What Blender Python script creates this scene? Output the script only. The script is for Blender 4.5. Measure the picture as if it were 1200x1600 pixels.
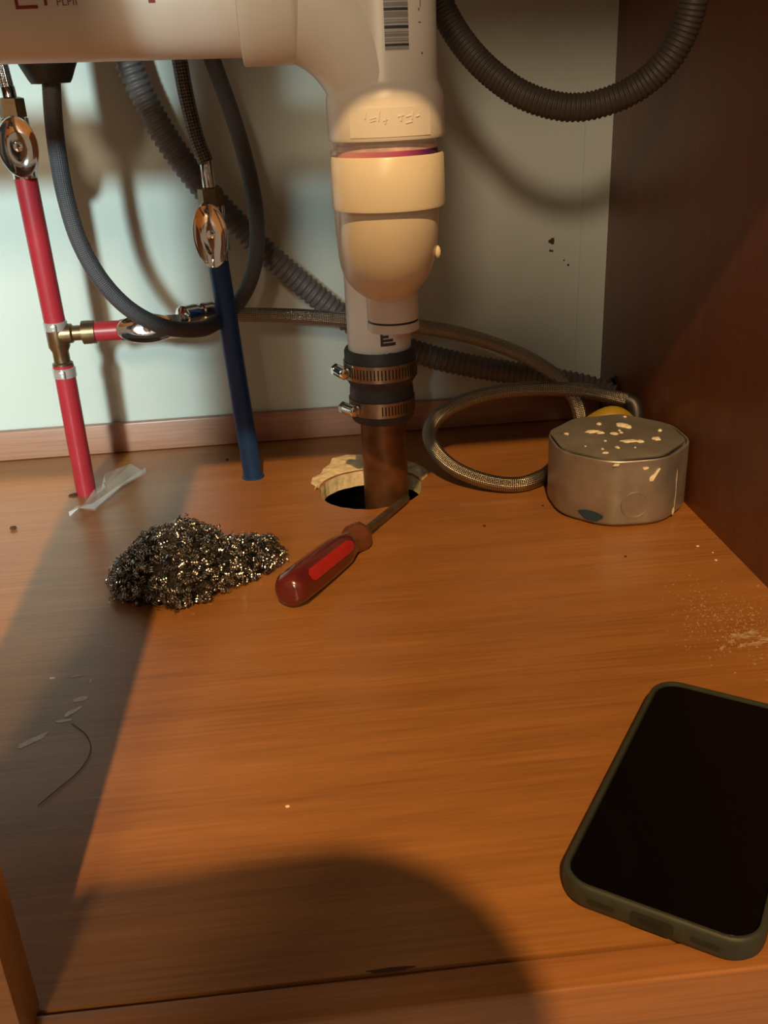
import bpy, bmesh, math, random
from mathutils import Vector, Matrix, noise
random.seed(7)
for o in list(bpy.data.objects): bpy.data.objects.remove(o)
SC = bpy.context.scene
COL = SC.collection

# ------------------------------------------------------------------ camera
CAM_R = Vector((0.9945, -0.0944, -0.0451)); CAM_D = Vector((-0.0796, -0.4036, -0.9115)); CAM_F = Vector((0.0678, 0.9101, -0.4089))
cam_data = bpy.data.cameras.new('camera'); cam = bpy.data.objects.new('camera', cam_data); COL.objects.link(cam)
cam_data.sensor_fit = 'VERTICAL'; cam_data.sensor_height = 36.0; cam_data.lens = 36.0 * 1468.3 / 1600.0
cam_data.clip_start = 0.01
m = Matrix((CAM_R, -CAM_D, -CAM_F)).transposed().to_4x4()
m.translation = Vector((0, 0, 0.292)); cam.matrix_world = m
SC.camera = cam

# ------------------------------------------------------------------ world, lights, exposure
SC.view_settings.view_transform = 'Standard'; SC.view_settings.look = 'None'
SC.view_settings.gamma = 1.0; SC.view_settings.use_curve_mapping = False
SC.view_settings.exposure = 1.55
wd = bpy.data.worlds.new('room_ambience'); SC.world = wd; wd.use_nodes = True
wd.node_tree.nodes['Background'].inputs[0].default_value = (1.0, 0.72, 0.46, 1); wd.node_tree.nodes['Background'].inputs[1].default_value = 0.085
def light(name, kind, loc, energy, col, target=None, **kw):
    d = bpy.data.lights.new(name, kind); d.energy = energy; d.color = col
    for k, val in kw.items(): setattr(d, k, val)
    o = bpy.data.objects.new(name, d); COL.objects.link(o); o.location = loc
    if target is not None:
        o.rotation_euler = (Vector(target) - Vector(loc)).to_track_quat('-Z', 'Y').to_euler()
    return o
# warm kitchen ceiling lamp behind the photographer; its beam reaches in below the top rail
light('kitchen_ceiling_lamp', 'POINT', (-0.145, -1.6, 2.27), 116.0, (1.0, 0.60, 0.25), shadow_soft_size=0.022)
# neutral white lamp across the kitchen, low and to the left
light('white_floor_lamp', 'SPOT', (-0.62, -2.20, 0.96), 150.0, (0.78, 1.0, 1.0), target=(-0.50, 0.83, 0.20), spot_size=math.radians(22.5), spot_blend=1.0, shadow_soft_size=0.10)
# dim warm-white table lamp further up, shining over the photographer's head
light('warm_white_table_lamp', 'POINT', (-0.55, -2.40, 1.50), 50.0, (1.0, 0.75, 0.50), shadow_soft_size=0.20)

# ------------------------------------------------------------------ helpers
def link(o, parent=None):
    COL.objects.link(o)
    if parent is not None: o.parent = parent
    return o
def empty(name, loc=(0, 0, 0)):
    o = bpy.data.objects.new(name, None); o.location = loc; o.empty_display_size = 0.01; return link(o)
def tag(o, label=None, cat=None, group=None, kind=None):
    if label: o['label'] = label
    if cat: o['category'] = cat
    if group: o['group'] = group
    if kind: o['kind'] = kind
    return o
def obj(name, bm, mat, parent=None, smooth=True, angle=40):
    """link a bmesh (world coordinates) as one object; under a parent it keeps its place"""
    bmesh.ops.recalc_face_normals(bm, faces=bm.faces[:])
    me = bpy.data.meshes.new(name); 
    if parent is not None:
        off = Vector(parent.location)
        pp = parent.parent
        while pp is not None: off = off + Vector(pp.location); pp = pp.parent
        for v in bm.verts: v.co -= off
    bm.to_mesh(me); bm.free()
    if smooth:
        for p in me.polygons: p.use_smooth = True
        try: me.set_sharp_from_angle(angle=math.radians(angle))
        except Exception: pass
    o = bpy.data.objects.new(name, me)
    if isinstance(mat, (list, tuple)):
        for x in mat: me.materials.append(x)
    else: me.materials.append(mat)
    return link(o, parent)
def box(bm, x0, x1, y0, y1, z0, z1, bevel=0.0, seg=2):
    r = bmesh.ops.create_cube(bm, size=1.0)
    vs = r['verts']
    for v in vs: v.co = Vector((x0 + (v.co.x + .5) * (x1 - x0), y0 + (v.co.y + .5) * (y1 - y0), z0 + (v.co.z + .5) * (z1 - z0)))
    if bevel > 0:
        es = list({e for v in vs for e in v.link_edges})
        bmesh.ops.bevel(bm, geom=es, offset=bevel, segments=seg, affect='EDGES', profile=0.5)
    return bm
def catmull(pts, step=0.004):
    P = [Vector(p) for p in pts]; P = [2 * P[0] - P[1]] + P + [2 * P[-1] - P[-2]]
    out = []
    for i in range(1, len(P) - 2):
        a, b, c, d = P[i - 1:i + 3]
        n = max(2, int((c - b).length / step))
        for k in range(n):
            t = k / n
            out.append(0.5 * ((2 * b) + (c - a) * t + (2 * a - 5 * b + 4 * c - d) * t * t + (3 * b - a - 3 * c + d) * t ** 3))
    out.append(P[-2]); return out
def resample(path, step):
    L = [0.0]
    for a, b in zip(path, path[1:]): L.append(L[-1] + (b - a).length)
    n = max(2, int(L[-1] / step)); out = []; j = 0
    for k in range(n + 1):
        s = L[-1] * k / n
        while j < len(L) - 2 and L[j + 1] < s: j += 1
        t = (s - L[j]) / max(1e-9, L[j + 1] - L[j]); out.append(path[j].lerp(path[j + 1], min(1, t)))
    return out
def tube(bm, path, radius, sides=16, caps=True, ring_r=None):
    """tube along a list of points; ring_r(s) optional radius as a function of the length; writes UVs (around, along)"""
    uvl = bm.loops.layers.uv.verify()
    path = [Vector(p) for p in path]; n = len(path)
    T = [(path[min(i + 1, n - 1)] - path[max(i - 1, 0)]).normalized() for i in range(n)]
    up = Vector((0, 0, 1)) if abs(T[0].z) < .9 else Vector((0, 1, 0))
    N = (up - T[0] * up.dot(T[0])).normalized(); rings = []; s = 0.0; S = []
    for i in range(n):
        if i: 
            s += (path[i] - path[i - 1]).length
            N = (N - T[i] * N.dot(T[i])).normalized()
        B = T[i].cross(N); r = ring_r(s) if ring_r else radius
        rings.append([bm.verts.new(path[i] + (N * math.cos(2 * math.pi * k / sides) + B * math.sin(2 * math.pi * k / sides)) * r) for k in range(sides)]); S.append(s)
    circ = 2 * math.pi * radius
    for i in range(n - 1):
        for k in range(sides):
            f = bm.faces.new((rings[i][k], rings[i][(k + 1) % sides], rings[i + 1][(k + 1) % sides], rings[i + 1][k]))
            uv = ((k / sides, S[i] / circ), ((k + 1) / sides, S[i] / circ), ((k + 1) / sides, S[i + 1] / circ), (k / sides, S[i + 1] / circ))
            for l, c in zip(f.loops, uv): l[uvl].uv = c
    if caps: bm.faces.new(rings[0]); bm.faces.new(rings[-1])
    return bm
def frame(axis):
    a = Vector(axis).normalized(); u = Vector((0, 0, 1)) if abs(a.z) < .9 else Vector((1, 0, 0))
    u = (u - a * u.dot(a)).normalized(); return a, u, a.cross(u)
def lathe(bm, origin, axis, prof, sides=40, mod=None, cap=True):
    """profile [(distance along the axis, radius)] turned round an axis"""
    o = Vector(origin); a, u, w = frame(axis); rings = []
    for (h, r) in prof:
        ring = []
        for k in range(sides):
            th = 2 * math.pi * k / sides; rr = r * (mod(h, th) if mod else 1)
            ring.append(bm.verts.new(o + a * h + (u * math.cos(th) + w * math.sin(th)) * rr))
        rings.append(ring)
    for A, B in zip(rings, rings[1:]):
        for k in range(sides): bm.faces.new((A[k], A[(k + 1) % sides], B[(k + 1) % sides], B[k]))
    if cap: bm.faces.new(rings[0]); bm.faces.new(rings[-1])
    return bm
def shell(bm, origin, axis, prof, sides=40):
    return lathe(bm, origin, axis, list(prof) + [prof[0]], sides, cap=False)
def blob(bm, outline, z0, z1):
    """thin slab from a closed outline"""
    a = [bm.verts.new((p[0], p[1], z0)) for p in outline]; b = [bm.verts.new((p[0] , p[1], z1)) for p in outline]
    n = len(a); bm.faces.new(a[::-1]); bm.faces.new(b)
    for i in range(n): bm.faces.new((a[i], a[(i + 1) % n], b[(i + 1) % n], b[i]))
    return bm
def splat(cx, cy, rx, ry, ang=0, n=14, rough=.3, seed=0):
    rnd = random.Random(seed); ca, sa = math.cos(ang), math.sin(ang); out = []
    for k in range(n):
        t = 2 * math.pi * k / n; q = 1 + rnd.uniform(-rough, rough)
        x, y = rx * math.cos(t) * q, ry * math.sin(t) * q; out.append((cx + x * ca - y * sa, cy + x * sa + y * ca))
    return out

# ------------------------------------------------------------------ materials (all procedural)
class NT:
    def __init__(s, name):
        s.m = bpy.data.materials.new(name); s.m.use_nodes = True; s.t = s.m.node_tree
        s.b = s.t.nodes['Principled BSDF']; s.out = s.t.nodes['Material Output']
    def n(s, typ, **kw):
        x = s.t.nodes.new(typ)
        for k, val in kw.items():
            if k.startswith('i_'): x.inputs[int(k[2:]) if k[2:].isdigit() else k[2:].replace('_', ' ')].default_value = val
            else: setattr(x, k, val)
        return x
    def l(s, a, b): s.t.links.new(a, b)
    def ramp(s, fac, stops):
        r = s.n('ShaderNodeValToRGB'); e = r.color_ramp.elements
        while len(e) < len(stops): e.new(0.5)
        for x, (p, c) in zip(e, stops): x.position = p; x.color = (*c, 1)
        s.l(fac, r.inputs[0]); return r.outputs[0]
    def noise(s, scale, detail=4, rough=.55, mapping=None, coord='Object'):
        tc = s.n('ShaderNodeTexCoord'); mp = s.n('ShaderNodeMapping')
        if mapping: mp.inputs['Scale'].default_value = mapping
        s.l(tc.outputs[coord], mp.inputs[0]); t = s.n('ShaderNodeTexNoise'); t.inputs['Scale'].default_value = scale; t.inputs['Detail'].default_value = detail; t.inputs['Roughness'].default_value = rough
        s.l(mp.outputs[0], t.inputs['Vector']); return t.outputs['Fac']
    def mix(s, fac, a, b, mode='MIX'):
        x = s.n('ShaderNodeMix', data_type='RGBA', blend_type=mode)
        for sock, val in ((x.inputs[0], fac), (x.inputs[6], a), (x.inputs[7], b)):
            if isinstance(val, (int, float)): sock.default_value = val
            elif isinstance(val, tuple): sock.default_value = (*val, 1)
            else: s.l(val, sock)
        return x.outputs[2]
    def bump(s, h, strength=.2, dist=.001):
        b = s.n('ShaderNodeBump'); b.inputs['Strength'].default_value = strength; b.inputs['Distance'].default_value = dist
        s.l(h, b.inputs['Height']); s.l(b.outputs[0], s.b.inputs['Normal'])
    def set(s, **kw):
        for k, val in kw.items():
            k = k.replace('_', ' '); 
            if isinstance(val, tuple) and len(val) == 3: val = (*val, 1)
            if hasattr(val, 'links'): s.l(val, s.b.inputs[k])
            else: s.b.inputs[k].default_value = val
        return s.m
def plain(name, col, rough=.5, metal=0.0, var=.12, scale=60, **kw):
    q = NT(name); f = q.noise(scale, 4); 
    c = q.ramp(f, [(.3, tuple(x * (1 - var) for x in col)), (.7, tuple(min(1, x * (1 + var)) for x in col))])
    q.bump(q.noise(scale * 6, 3), .06, .0005)
    return q.set(Base_Color=c, Roughness=rough, Metallic=metal, **kw)
def wood(name, dark, mid, light_, grain=(3, 40, 40), rough=.38, dusty=False):
    q = NT(name)
    f1 = q.noise(2.2, 6, .6, grain); f2 = q.noise(9, 5, .6, (grain[0] * .8, grain[1] * 2.2, grain[2] * 2.2)); f3 = q.noise(2.4, 3, .5, (1, 2.2, 1.5))
    c = q.ramp(f1, [(.30, dark), (.52, mid), (.72, light_)])
    c2 = q.ramp(f2, [(.34, tuple(x * .42 for x in mid)), (.52, mid), (.75, tuple(min(1, x * 1.2) for x in light_))])
    c = q.mix(.45, c, c2); c = q.mix(.38, c, q.ramp(f3, [(.3, tuple(x * .72 for x in mid)), (.7, light_)]))
    q.bump(f2, .12, .0004)
    return q.set(Base_Color=c, Roughness=rough, Coat_Weight=.25, Coat_Roughness=.22)
def braid(name, hi, lo, metal, rough, N=12, depth=.0006):
    q = NT(name); uv = q.n('ShaderNodeUVMap'); sp = q.n('ShaderNodeSeparateXYZ'); q.l(uv.outputs[0], sp.inputs[0])
    def wave(sign):
        a = q.n('ShaderNodeMath', operation='MULTIPLY'); a.inputs[1].default_value = sign; q.l(sp.outputs[1], a.inputs[0])
        b = q.n('ShaderNodeMath', operation='ADD'); q.l(sp.outputs[0], b.inputs[0]); q.l(a.outputs[0], b.inputs[1])
        c = q.n('ShaderNodeMath', operation='MULTIPLY'); c.inputs[1].default_value = 2 * math.pi * N; q.l(b.outputs[0], c.inputs[0])
        d = q.n('ShaderNodeMath', operation='SINE'); q.l(c.outputs[0], d.inputs[0]); return d.outputs[0]
    p = q.n('ShaderNodeMath', operation='MULTIPLY'); q.l(wave(1.0), p.inputs[0]); q.l(wave(-1.0), p.inputs[1])
    h = q.n('ShaderNodeMapRange'); h.inputs[1].default_value = -1; h.inputs[2].default_value = 1; q.l(p.outputs[0], h.inputs[0])
    q.bump(h.outputs[0], .9, depth)
    return q.set(Base_Color=q.ramp(h.outputs[0], [(.1, lo), (.6, hi)]), Roughness=rough, Metallic=metal)

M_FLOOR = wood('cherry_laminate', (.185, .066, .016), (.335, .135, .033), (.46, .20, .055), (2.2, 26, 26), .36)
M_PANEL = wood('shaded_cherry_panel', (.082, .020, .005), (.132, .035, .008), (.18, .052, .013), (26, 26, 2.0), .45)  # redder wood than the floor, with the side wall's shade darkened into it
M_FRAME = wood('cherry_frame', (.22, .075, .02), (.36, .14, .04), (.46, .19, .06), (2, 30, 30), .35)
M_STRIP = wood('baseboard_wood', (.30, .13, .075), (.42, .21, .13), (.50, .27, .18), (2, 24, 24), .5)
M_RAW = plain('raw_cut_board', (.74, .60, .36), .9, scale=140, var=.3)
M_VOID = plain('void_darkness', (.006, .005, .004), .95)  # near-black colour stands in for the unlit space below the floor
q = NT('mint_wall_paint'); f = q.noise(3.0, 5); f2 = q.noise(160, 3)
q.bump(f2, .12, .0006)
M_WALL = q.set(Base_Color=q.ramp(f, [(.3, (.53, .60, .55)), (.7, (.60, .67, .615))]), Roughness=.5)
M_PVC = plain('white_pvc', (.76, .72, .64), .32, scale=18, var=.06, Subsurface_Weight=.0)
M_PVC2 = plain('cream_pvc', (.78, .70, .54), .30, scale=22, var=.07)
M_PIPE = plain('ivory_pvc_pipe', (.74, .68, .60), .35, scale=20, var=.05)
M_INK = plain('black_print', (.035, .033, .04), .6)
M_INKG = plain('grey_print', (.24, .245, .24), .6)
M_INKR = plain('red_print', (.28, .02, .03), .6)
M_RUB = plain('black_rubber', (.035, .034, .035), .55, scale=90, var=.2)
M_STEELB = plain('worn_clamp_steel', (.40, .31, .22), .34, 1.0, .25, 120)
M_SLOT = plain('clamp_slot_shadow', (.02, .014, .01), .8)
M_COPPER = plain('tarnished_copper', (.22, .105, .045), .42, .75, .35, 50)
M_CHROME = plain('chrome', (.82, .82, .82), .10, 1.0, .04, 30)
M_BRASS = plain('dull_brass', (.25, .18, .10), .38, .9, .25, 90)
M_CRIMP = plain('crimp_ring_steel', (.66, .64, .62), .25, .55, .15, 80)
M_RED = plain('red_pex', (.42, .028, .04), .36, var=.08)
M_BLUE = plain('blue_pex', (.008, .055, .235), .40, var=.1)
M_HOSE = braid('grey_nylon_braid', (.085, .088, .10), (.045, .047, .055), 0.0, .45, 14, .0004)
M_SUPD = braid('dark_braided_supply', (.17, .15, .14), (.03, .028, .026), .6, .35, 8, .0005)
M_STEEL = braid('stainless_braid', (.54, .49, .41), (.05, .043, .038), 1.0, .30, 13, .0006)
M_SUPC = braid('bright_braided_supply', (.70, .72, .74), (.20, .21, .22), 1.0, .22, 9, .0005)
M_CORR = plain('grey_corrugated_plastic', (.13, .118, .118), .45, var=.1)
M_CORR2 = plain('brown_grey_corrugated_plastic', (.060, .048, .039), .5, var=.1)
M_BLK = plain('black_plastic', (.012, .012, .013), .45)
q = NT('galvanised_steel'); f = q.noise(40, 5); q.bump(q.noise(300, 2), .05, .0004)
M_GALV = q.set(Base_Color=q.ramp(f, [(.3, (.30, .29, .27)), (.7, (.47, .45, .42))]), Roughness=.42, Metallic=.7)
q = NT('scuffed_cover_steel'); f = q.noise(30, 6)
M_COVER = q.set(Base_Color=q.ramp(f, [(.3, (.17, .16, .14)), (.7, (.30, .28, .25))]), Roughness=.55, Metallic=.45)
M_PLASTER = plain('plaster_splatter', (.82, .74, .58), .9, scale=300, var=.2)
M_BLUEP = plain('blue_paint_smudge', (.02, .05, .09), .6)
M_YEL = plain('yellow_cable_jacket', (.30, .20, .012), .5)
q = NT('steel_wool_wire'); f = q.noise(200, 3)
M_WOOL = q.set(Base_Color=q.ramp(f, [(.3, (.30, .29, .27)), (.7, (.62, .60, .56))]), Roughness=.24, Metallic=1.0)
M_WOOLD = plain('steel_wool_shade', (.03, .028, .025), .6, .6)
M_HANDLE = plain('dark_red_handle', (.105, .013, .010), .22, var=.1, Coat_Weight=.6, Coat_Roughness=.1)
M_INSERT = plain('bright_red_insert', (.38, .02, .018), .4)
M_AMBER = plain('amber_clear_neck', (.22, .075, .035), .16, Transmission_Weight=.35)
M_SHAFT = plain('dull_tool_steel', (.24, .19, .14), .4, .85, .25, 150)
M_CASE = plain('olive_green_case', (.033, .037, .023), .55, scale=200, var=.15)
M_CASED = plain('case_recess_shade', (.016, .018, .012), .6)  # darker case colour: recess shade painted on slightly proud patches
M_GLASS = plain('black_screen_glass', (.003, .0025, .0025), .12, var=.0)
q = NT('clear_film'); M_FILM = q.set(Base_Color=(.75, .78, .74), Roughness=.12, Alpha=.33)
q = NT('white_fold'); NTF = q.set(Base_Color=(.80, .82, .78), Roughness=.25, Alpha=.62)
M_SMEAR = plain('white_paint_smear', (.86, .86, .85), .8, scale=400, var=.2)
M_DUST = plain('pale_dust', (.58, .38, .21), .95, scale=300, var=.3, Alpha=.55)
M_CRUMB = plain('crumb', (.80, .66, .42), .9)
M_HAIR = plain('dark_hair', (.03, .02, .015), .6)
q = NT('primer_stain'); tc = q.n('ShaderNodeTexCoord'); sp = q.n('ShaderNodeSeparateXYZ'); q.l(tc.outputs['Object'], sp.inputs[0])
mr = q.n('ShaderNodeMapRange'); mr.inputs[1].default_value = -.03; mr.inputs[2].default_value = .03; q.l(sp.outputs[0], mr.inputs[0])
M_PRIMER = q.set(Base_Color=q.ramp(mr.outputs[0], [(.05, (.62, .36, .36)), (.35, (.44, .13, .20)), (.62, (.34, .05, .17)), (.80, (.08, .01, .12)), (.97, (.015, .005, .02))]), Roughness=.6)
M_SPECK = plain('dark_speck', (.07, .03, .015), .9)

# ------------------------------------------------------------------ the cabinet (setting)
XR, XL, YF, YB, YW, ZT = 0.2725, -0.64, 0.2435, 0.8290, 0.8370, 0.60
HX, HY, HR = 0.0425, 0.6975, 0.0415          # sawn hole for the drain
def floor_mesh():
    bm = bmesh.new(); n = 48
    rnd = random.Random(3)
    hole = []
    for k in range(n):
        t = 2 * math.pi * k / n; r = HR * (1 + (rnd.uniform(-.02, .02)))
        hole.append((HX + r * math.cos(t), HY + r * .97 * math.sin(t)))
    outer = [(XL, YF), (HX, YF), (XR, YF), (XR, HY), (XR, YW), (HX, YW), (XL, YW), (XL, HY)]
    vo = [bm.verts.new((x, y, 0)) for x, y in outer]; vh = [bm.verts.new((x, y, 0)) for x, y in hole]
    es = [bm.edges.new((vo[i], vo[(i + 1) % 8])) for i in range(8)] + [bm.edges.new((vh[i], vh[(i + 1) % n])) for i in range(n)]
    bmesh.ops.triangle_fill(bm, use_beauty=True, use_dissolve=False, edges=es)
    top = bm.faces[:]
    ex = bmesh.ops.extrude_face_region(bm, geom=top)
    for v in ex['geom']:
        if isinstance(v, bmesh.types.BMVert): v.co.z -= .013
    bm.normal_update()
    for f in bm.faces:
        c = f.calc_center_median()
        if abs(f.normal.z) < .5 and (c.x - HX) ** 2 + (c.y - HY) ** 2 < (HR * 1.2) ** 2: f.material_index = 1
    return bm
floor = tag(obj('floor', floor_mesh(), [M_FLOOR, M_RAW], None, smooth=False), 'orange-brown wood cabinet floor panel with a sawn pipe hole', None, kind='structure')
def struct(name, bm, mat, label, smooth=False): return tag(obj(name, bm, mat, None, smooth), label, None, kind='structure')
wall_back = struct('wall_back', box(bmesh.new(), XL, XR, YW, YW + .012, -.013, ZT), M_WALL, 'pale mint painted back wall behind the pipes')
struct('wall_right', box(bmesh.new(), XR, XR + .016, YF, YW + .012, -.12, ZT), M_PANEL, 'red-brown wooden side panel on the right, shade put into its colour')
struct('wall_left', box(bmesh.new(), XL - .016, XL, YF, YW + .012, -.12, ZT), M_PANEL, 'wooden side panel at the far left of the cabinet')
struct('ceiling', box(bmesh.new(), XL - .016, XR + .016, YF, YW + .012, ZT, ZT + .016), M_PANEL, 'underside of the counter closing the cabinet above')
struct('baseboard_back', box(bmesh.new(), XL, XR - .001, YB, YW - .0002, .0004, .0275, .0012), M_STRIP, 'pinkish wooden strip along the foot of the mint wall', True)
struct('floor_below', box(bmesh.new(), XL, XR, .245, YW, -.132, -.120), M_VOID, 'ground seen through the sawn hole, darkness put into its colour')
struct('trim_1', box(bmesh.new(), XL, XR + .016, .2275, .2425, -.045, -.0003, .0016, 3), M_FRAME, 'bottom rail of the cabinet front frame', True)
struct('trim_2', box(bmesh.new(), -.1905, -.1130, .2275, .2460, .0005, ZT, .0012), M_FRAME, 'centre stile of the cabinet front frame', True)
struct('trim_3', box(bmesh.new(), XL - .016, XR + .016, .2275, .2425, .5260, ZT + .25, .0012), M_FRAME, 'top rail of the cabinet front frame', True)
struct('wall_below', box(bmesh.new(), XL, XR, YW, YW + .012, -.132, -.0135), M_VOID, 'added near-black sheet standing in for the dark under the cabinet floor')
struct('toe_kick', box(bmesh.new(), XL, XR + .016, .290, .300, -.132, -.046), M_VOID, 'recessed toe kick under the bottom rail, in the near-black void colour')

# marks that belong to wall and floor
bm = bmesh.new(); tube(bm, [(.2484, YW - .0003, .29), (.2480, YW - .0003, .20), (.2474, YW - .0003, .032)], .0005, 6); obj('paint_seam', bm, M_WALL, wall_back)
for i, (x, z, r) in enumerate(((.2224, .1641, .0028), (.2214, .1560, .0011), (.2232, .1556, .0010), (.2381, .1426, .0011), (.2341, .147, .0008))):
    bm = bmesh.new(); lathe(bm, (x, YW - .0006, z), (0, 1, 0), [(0, r * .5), (.0006, r), (.0008, r)], 10, mod=lambda h, t: 1 + .25 * math.sin(3 * t)); obj('wall_speck', bm, M_SPECK, wall_back)
def smear(name, outline, mat, h=.00018, parent=floor): return obj(name, blob(bmesh.new(), outline, .0001, h), mat, parent, False)
for i, (x, y, rx, ry, a) in enumerate(((-.1540, .4030, .0080, .0022, .66), (-.1415, .4175, .0046, .0013, .1), (-.1385, .4250, .0052, .0017, .85), (-.1364, .4362, .0046, .0022, .25), (-.1565, .4593, .0016, .0012, 0), (-.1429, .4590, .0030, .0006, .1), (-.1342, .4530, .0006, .0030, 0))):
    smear('paint_smear', splat(x, y, rx, ry, a, 16, .25, i), M_SMEAR)
for i, (x, y, rx, ry, a) in enumerate(((.2330, .4385, .0060, .0022, -.2), (.2250, .4340, .0030, .0015, .5), (.2390, .4410, .0050, .0022, .3), (.2440, .4335, .0040, .0022, 0), (.2370, .4300, .0055, .0017, .1), (.2292, .4292, .0030, .0014, .4), (.2170, .4288, .0030, .0008, .9))):
    smear('dust_smear', splat(x, y, rx, ry, a, 18, .45, 20 + i), M_DUST, .0002)
rnd = random.Random(11)
bm = bmesh.new()
for i in range(620):
    x = min(.268, rnd.gauss(.232, .016)); y = rnd.gauss(.452, .022); r = abs(rnd.gauss(0, .00020)) + .00012
    blob(bm, splat(x, y, r * 1.4, r, rnd.uniform(0, 3), 6, .3, i), .0001, .0003)
tag(obj('dust_specks', bm, M_DUST, floor, False), 'fine pale dust scattered beside the right wall', kind='stuff')
for i, (x, y, r, mt) in enumerate(((.2529, .5505, .0013, M_CRUMB), (.2590, .5400, .0007, M_CRUMB), (.2565, .5290, .0010, M_CRUMB), (.2010, .5450, .0011, M_SPECK), (.168, .637, .0010, M_SPECK), (.1180, .610, .0012, M_SPECK), (-.0250, .3350, .0012, M_CRUMB), (-.2330, .6720, .0030, M_SPECK), (-.0780, .7880, .0014, M_SPECK))):
    bm = bmesh.new(); bmesh.ops.create_icosphere(bm, subdivisions=1, radius=r)
    for v in bm.verts: v.co = Vector((x + v.co.x, y + v.co.y * (.8 + .3 * (i % 3)), .0002 + (v.co.z + r) * .45))
    obj('crumb', bm, mt, floor)
bm = bmesh.new(); blob(bm, splat(-.1995, .7330, .0042, .0030, 0, 10, .4, 4), .0001, .0012); obj('wood_chip', bm, M_SPECK, floor)
bm = bmesh.new(); blob(bm, splat(.0125, .2438, .0085, .0007, 0.0, 12, .3, 5), .0001, .0004); obj('edge_chip', bm, M_SPECK, floor)
bm = bmesh.new(); tube(bm, catmull([(-.1366, .4138, .0006), (-.127, .4027, .0006), (-.1223, .3892, .0008), (-.1248, .3751, .0006), (-.1326, .3625, .0006), (-.1391, .3526, .0006)], .002), .00022, 5)
tag(obj('hair_strand', bm, M_HAIR), 'thin dark curved hair lying on the floor by the white smears', 'hair')
# torn veneer round the back of the hole: pale bare board, ragged
bm = bmesh.new()
rag = [(-.0030, .7020), (-.0020, .7100), (-.0055, .7180), (-.0040, .7300), (.0030, .7380), (.0060, .7480), (.0120, .7600), (.0145, .7720), (.0280, .7790), (.0480, .7740), (.0680, .7620), (.0850, .7440), (.0930, .7270), (.0905, .7130), (.0850, .7060)]
n = len(rag); inner = []
for k in range(n):
    t = math.pi * (1.0 - k / (n - 1)) ; inner.append((HX + HR * 1.005 * math.cos(t), HY + .008 + (HR * .97 - .006) * math.sin(t)))
va = [bm.verts.new((x, y, .0002 + .0006 * (i % 2))) for i, (x, y) in enumerate(rag)]; vb = [bm.verts.new((x, y, .0004)) for x, y in inner]
vm = [bm.verts.new(((a.co.x + b.co.x) / 2, (a.co.y + b.co.y) / 2, .0016 + .0016 * random.random())) for a, b in zip(va, vb)]
for A, B in ((va, vm), (vm, vb)):
    for i in range(n - 1): bm.faces.new((A[i], A[i + 1], B[i + 1], B[i]))
tag(obj('torn_veneer', bm, M_RAW, floor, False), 'pale bare wood where the veneer tore round the hole')

# ------------------------------------------------------------------ white PVC drain (tee, trap, tail pipe)
AX, AY = .0480, .5040
drain = empty('drain_trap', (AX, AY, .18)); tag(drain, 'white plastic sink drain with tee, rounded trap and tail pipe in the middle', 'drain pipe')
def vlathe(prof, x=AX, y=AY, sides=56, bm=None): return lathe(bm or bmesh.new(), (x, y, 0), (0, 0, 1), prof, sides)
bm = vlathe([(.620, .0262), (.296, .0262), (.2945, .0270), (.2905, .0288), (.2885, .0292), (.2715, .0292), (.2700, .0286), (.2700, .0255)])
zc = .3335; xb = AX - .054
sweep = [(xb - .004, AY, zc), (xb, AY, zc)] + [(xb + .054 * math.sin(t), AY, zc - .054 + .054 * math.cos(t)) for t in [math.pi / 2 * k / 10 for k in range(1, 11)]]
tube(bm, sweep, .0258, 48)
tee = obj('tee', bm, M_PVC, drain)
bm = lathe(bmesh.new(), (0, AY, zc), (1, 0, 0), [(-.0195, .0245), (-.0190, .0278), (-.0180, .0284), (.0045, .0284), (.0062, .0278), (.0085, .0258)], 56); obj('collar', bm, M_PVC, drain)
bm = tube(bmesh.new(), [(-.60, AY, zc + .009), (-.30, AY, zc + .005), (-.018, AY, zc)], .0243, 56); hp = obj('branch_pipe', bm, M_PIPE, drain)
bm = vlathe([(.285, .0250), (.250, .0250)]); obj('inner_pipe', bm, M_PIPE, drain)
bm = vlathe([(.2652, .02535), (.2648, .02548), (.2605, .02548), (.2600, .0252)]); obj('primer_band', bm, M_PRIMER, drain)
bm = vlathe([(.2680, .02525), (.2677, .02535), (.2645, .02535), (.2640, .0252)]); obj('primer_wash', bm, plain('pale_pink_primer', (.62, .44, .42), .5, scale=120, var=.25), drain)
bm = vlathe([(.2625, .0254), (.2628, .0280), (.2620, .0286), (.2390, .0290), (.2375, .0286), (.2372, .0255)]); obj('slip_nut', bm, M_PVC2, drain)
# U bend: down, round towards the wall and up again, then over and down into the tail pipe
RB, Z0 = .036, .2440
ub = [(AX, AY, .256), (AX, AY, Z0)] + [(AX, AY + RB - RB * math.cos(t), Z0 - RB * math.sin(t)) for t in [math.pi * k / 22 for k in range(1, 22)]] + [(AX, AY + 2 * RB, Z0), (AX, AY + 2 * RB, .262)]
bm = tube(bmesh.new(), ub, .0258, 56); tb = obj('trap_bend', bm, M_PVC2, drain)
for (x, y, z) in ((AX + .0252, .508, .2125), (.0665, .548, .190)):
    bm = bmesh.new(); bmesh.ops.create_uvsphere(bm, u_segments=12, v_segments=8, radius=1)
    for v in bm.verts: v.co = Vector((x + v.co.x * .0018, y + v.co.y * .003, z + v.co.z * .0034))
    obj('mould_nub', bm, M_PVC2, tb)
bm = vlathe([(.205, .0150), (.1700, .0152), (.1690, .0146), (.1680, .0146)], .0520, .550, 40); co = obj('cleanout', bm, M_PIPE, drain)
bm = vlathe([(.1695, .01475), (.1680, .01475)], .0520, .550, 40); obj('gasket', bm, M_BLK, co)
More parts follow.
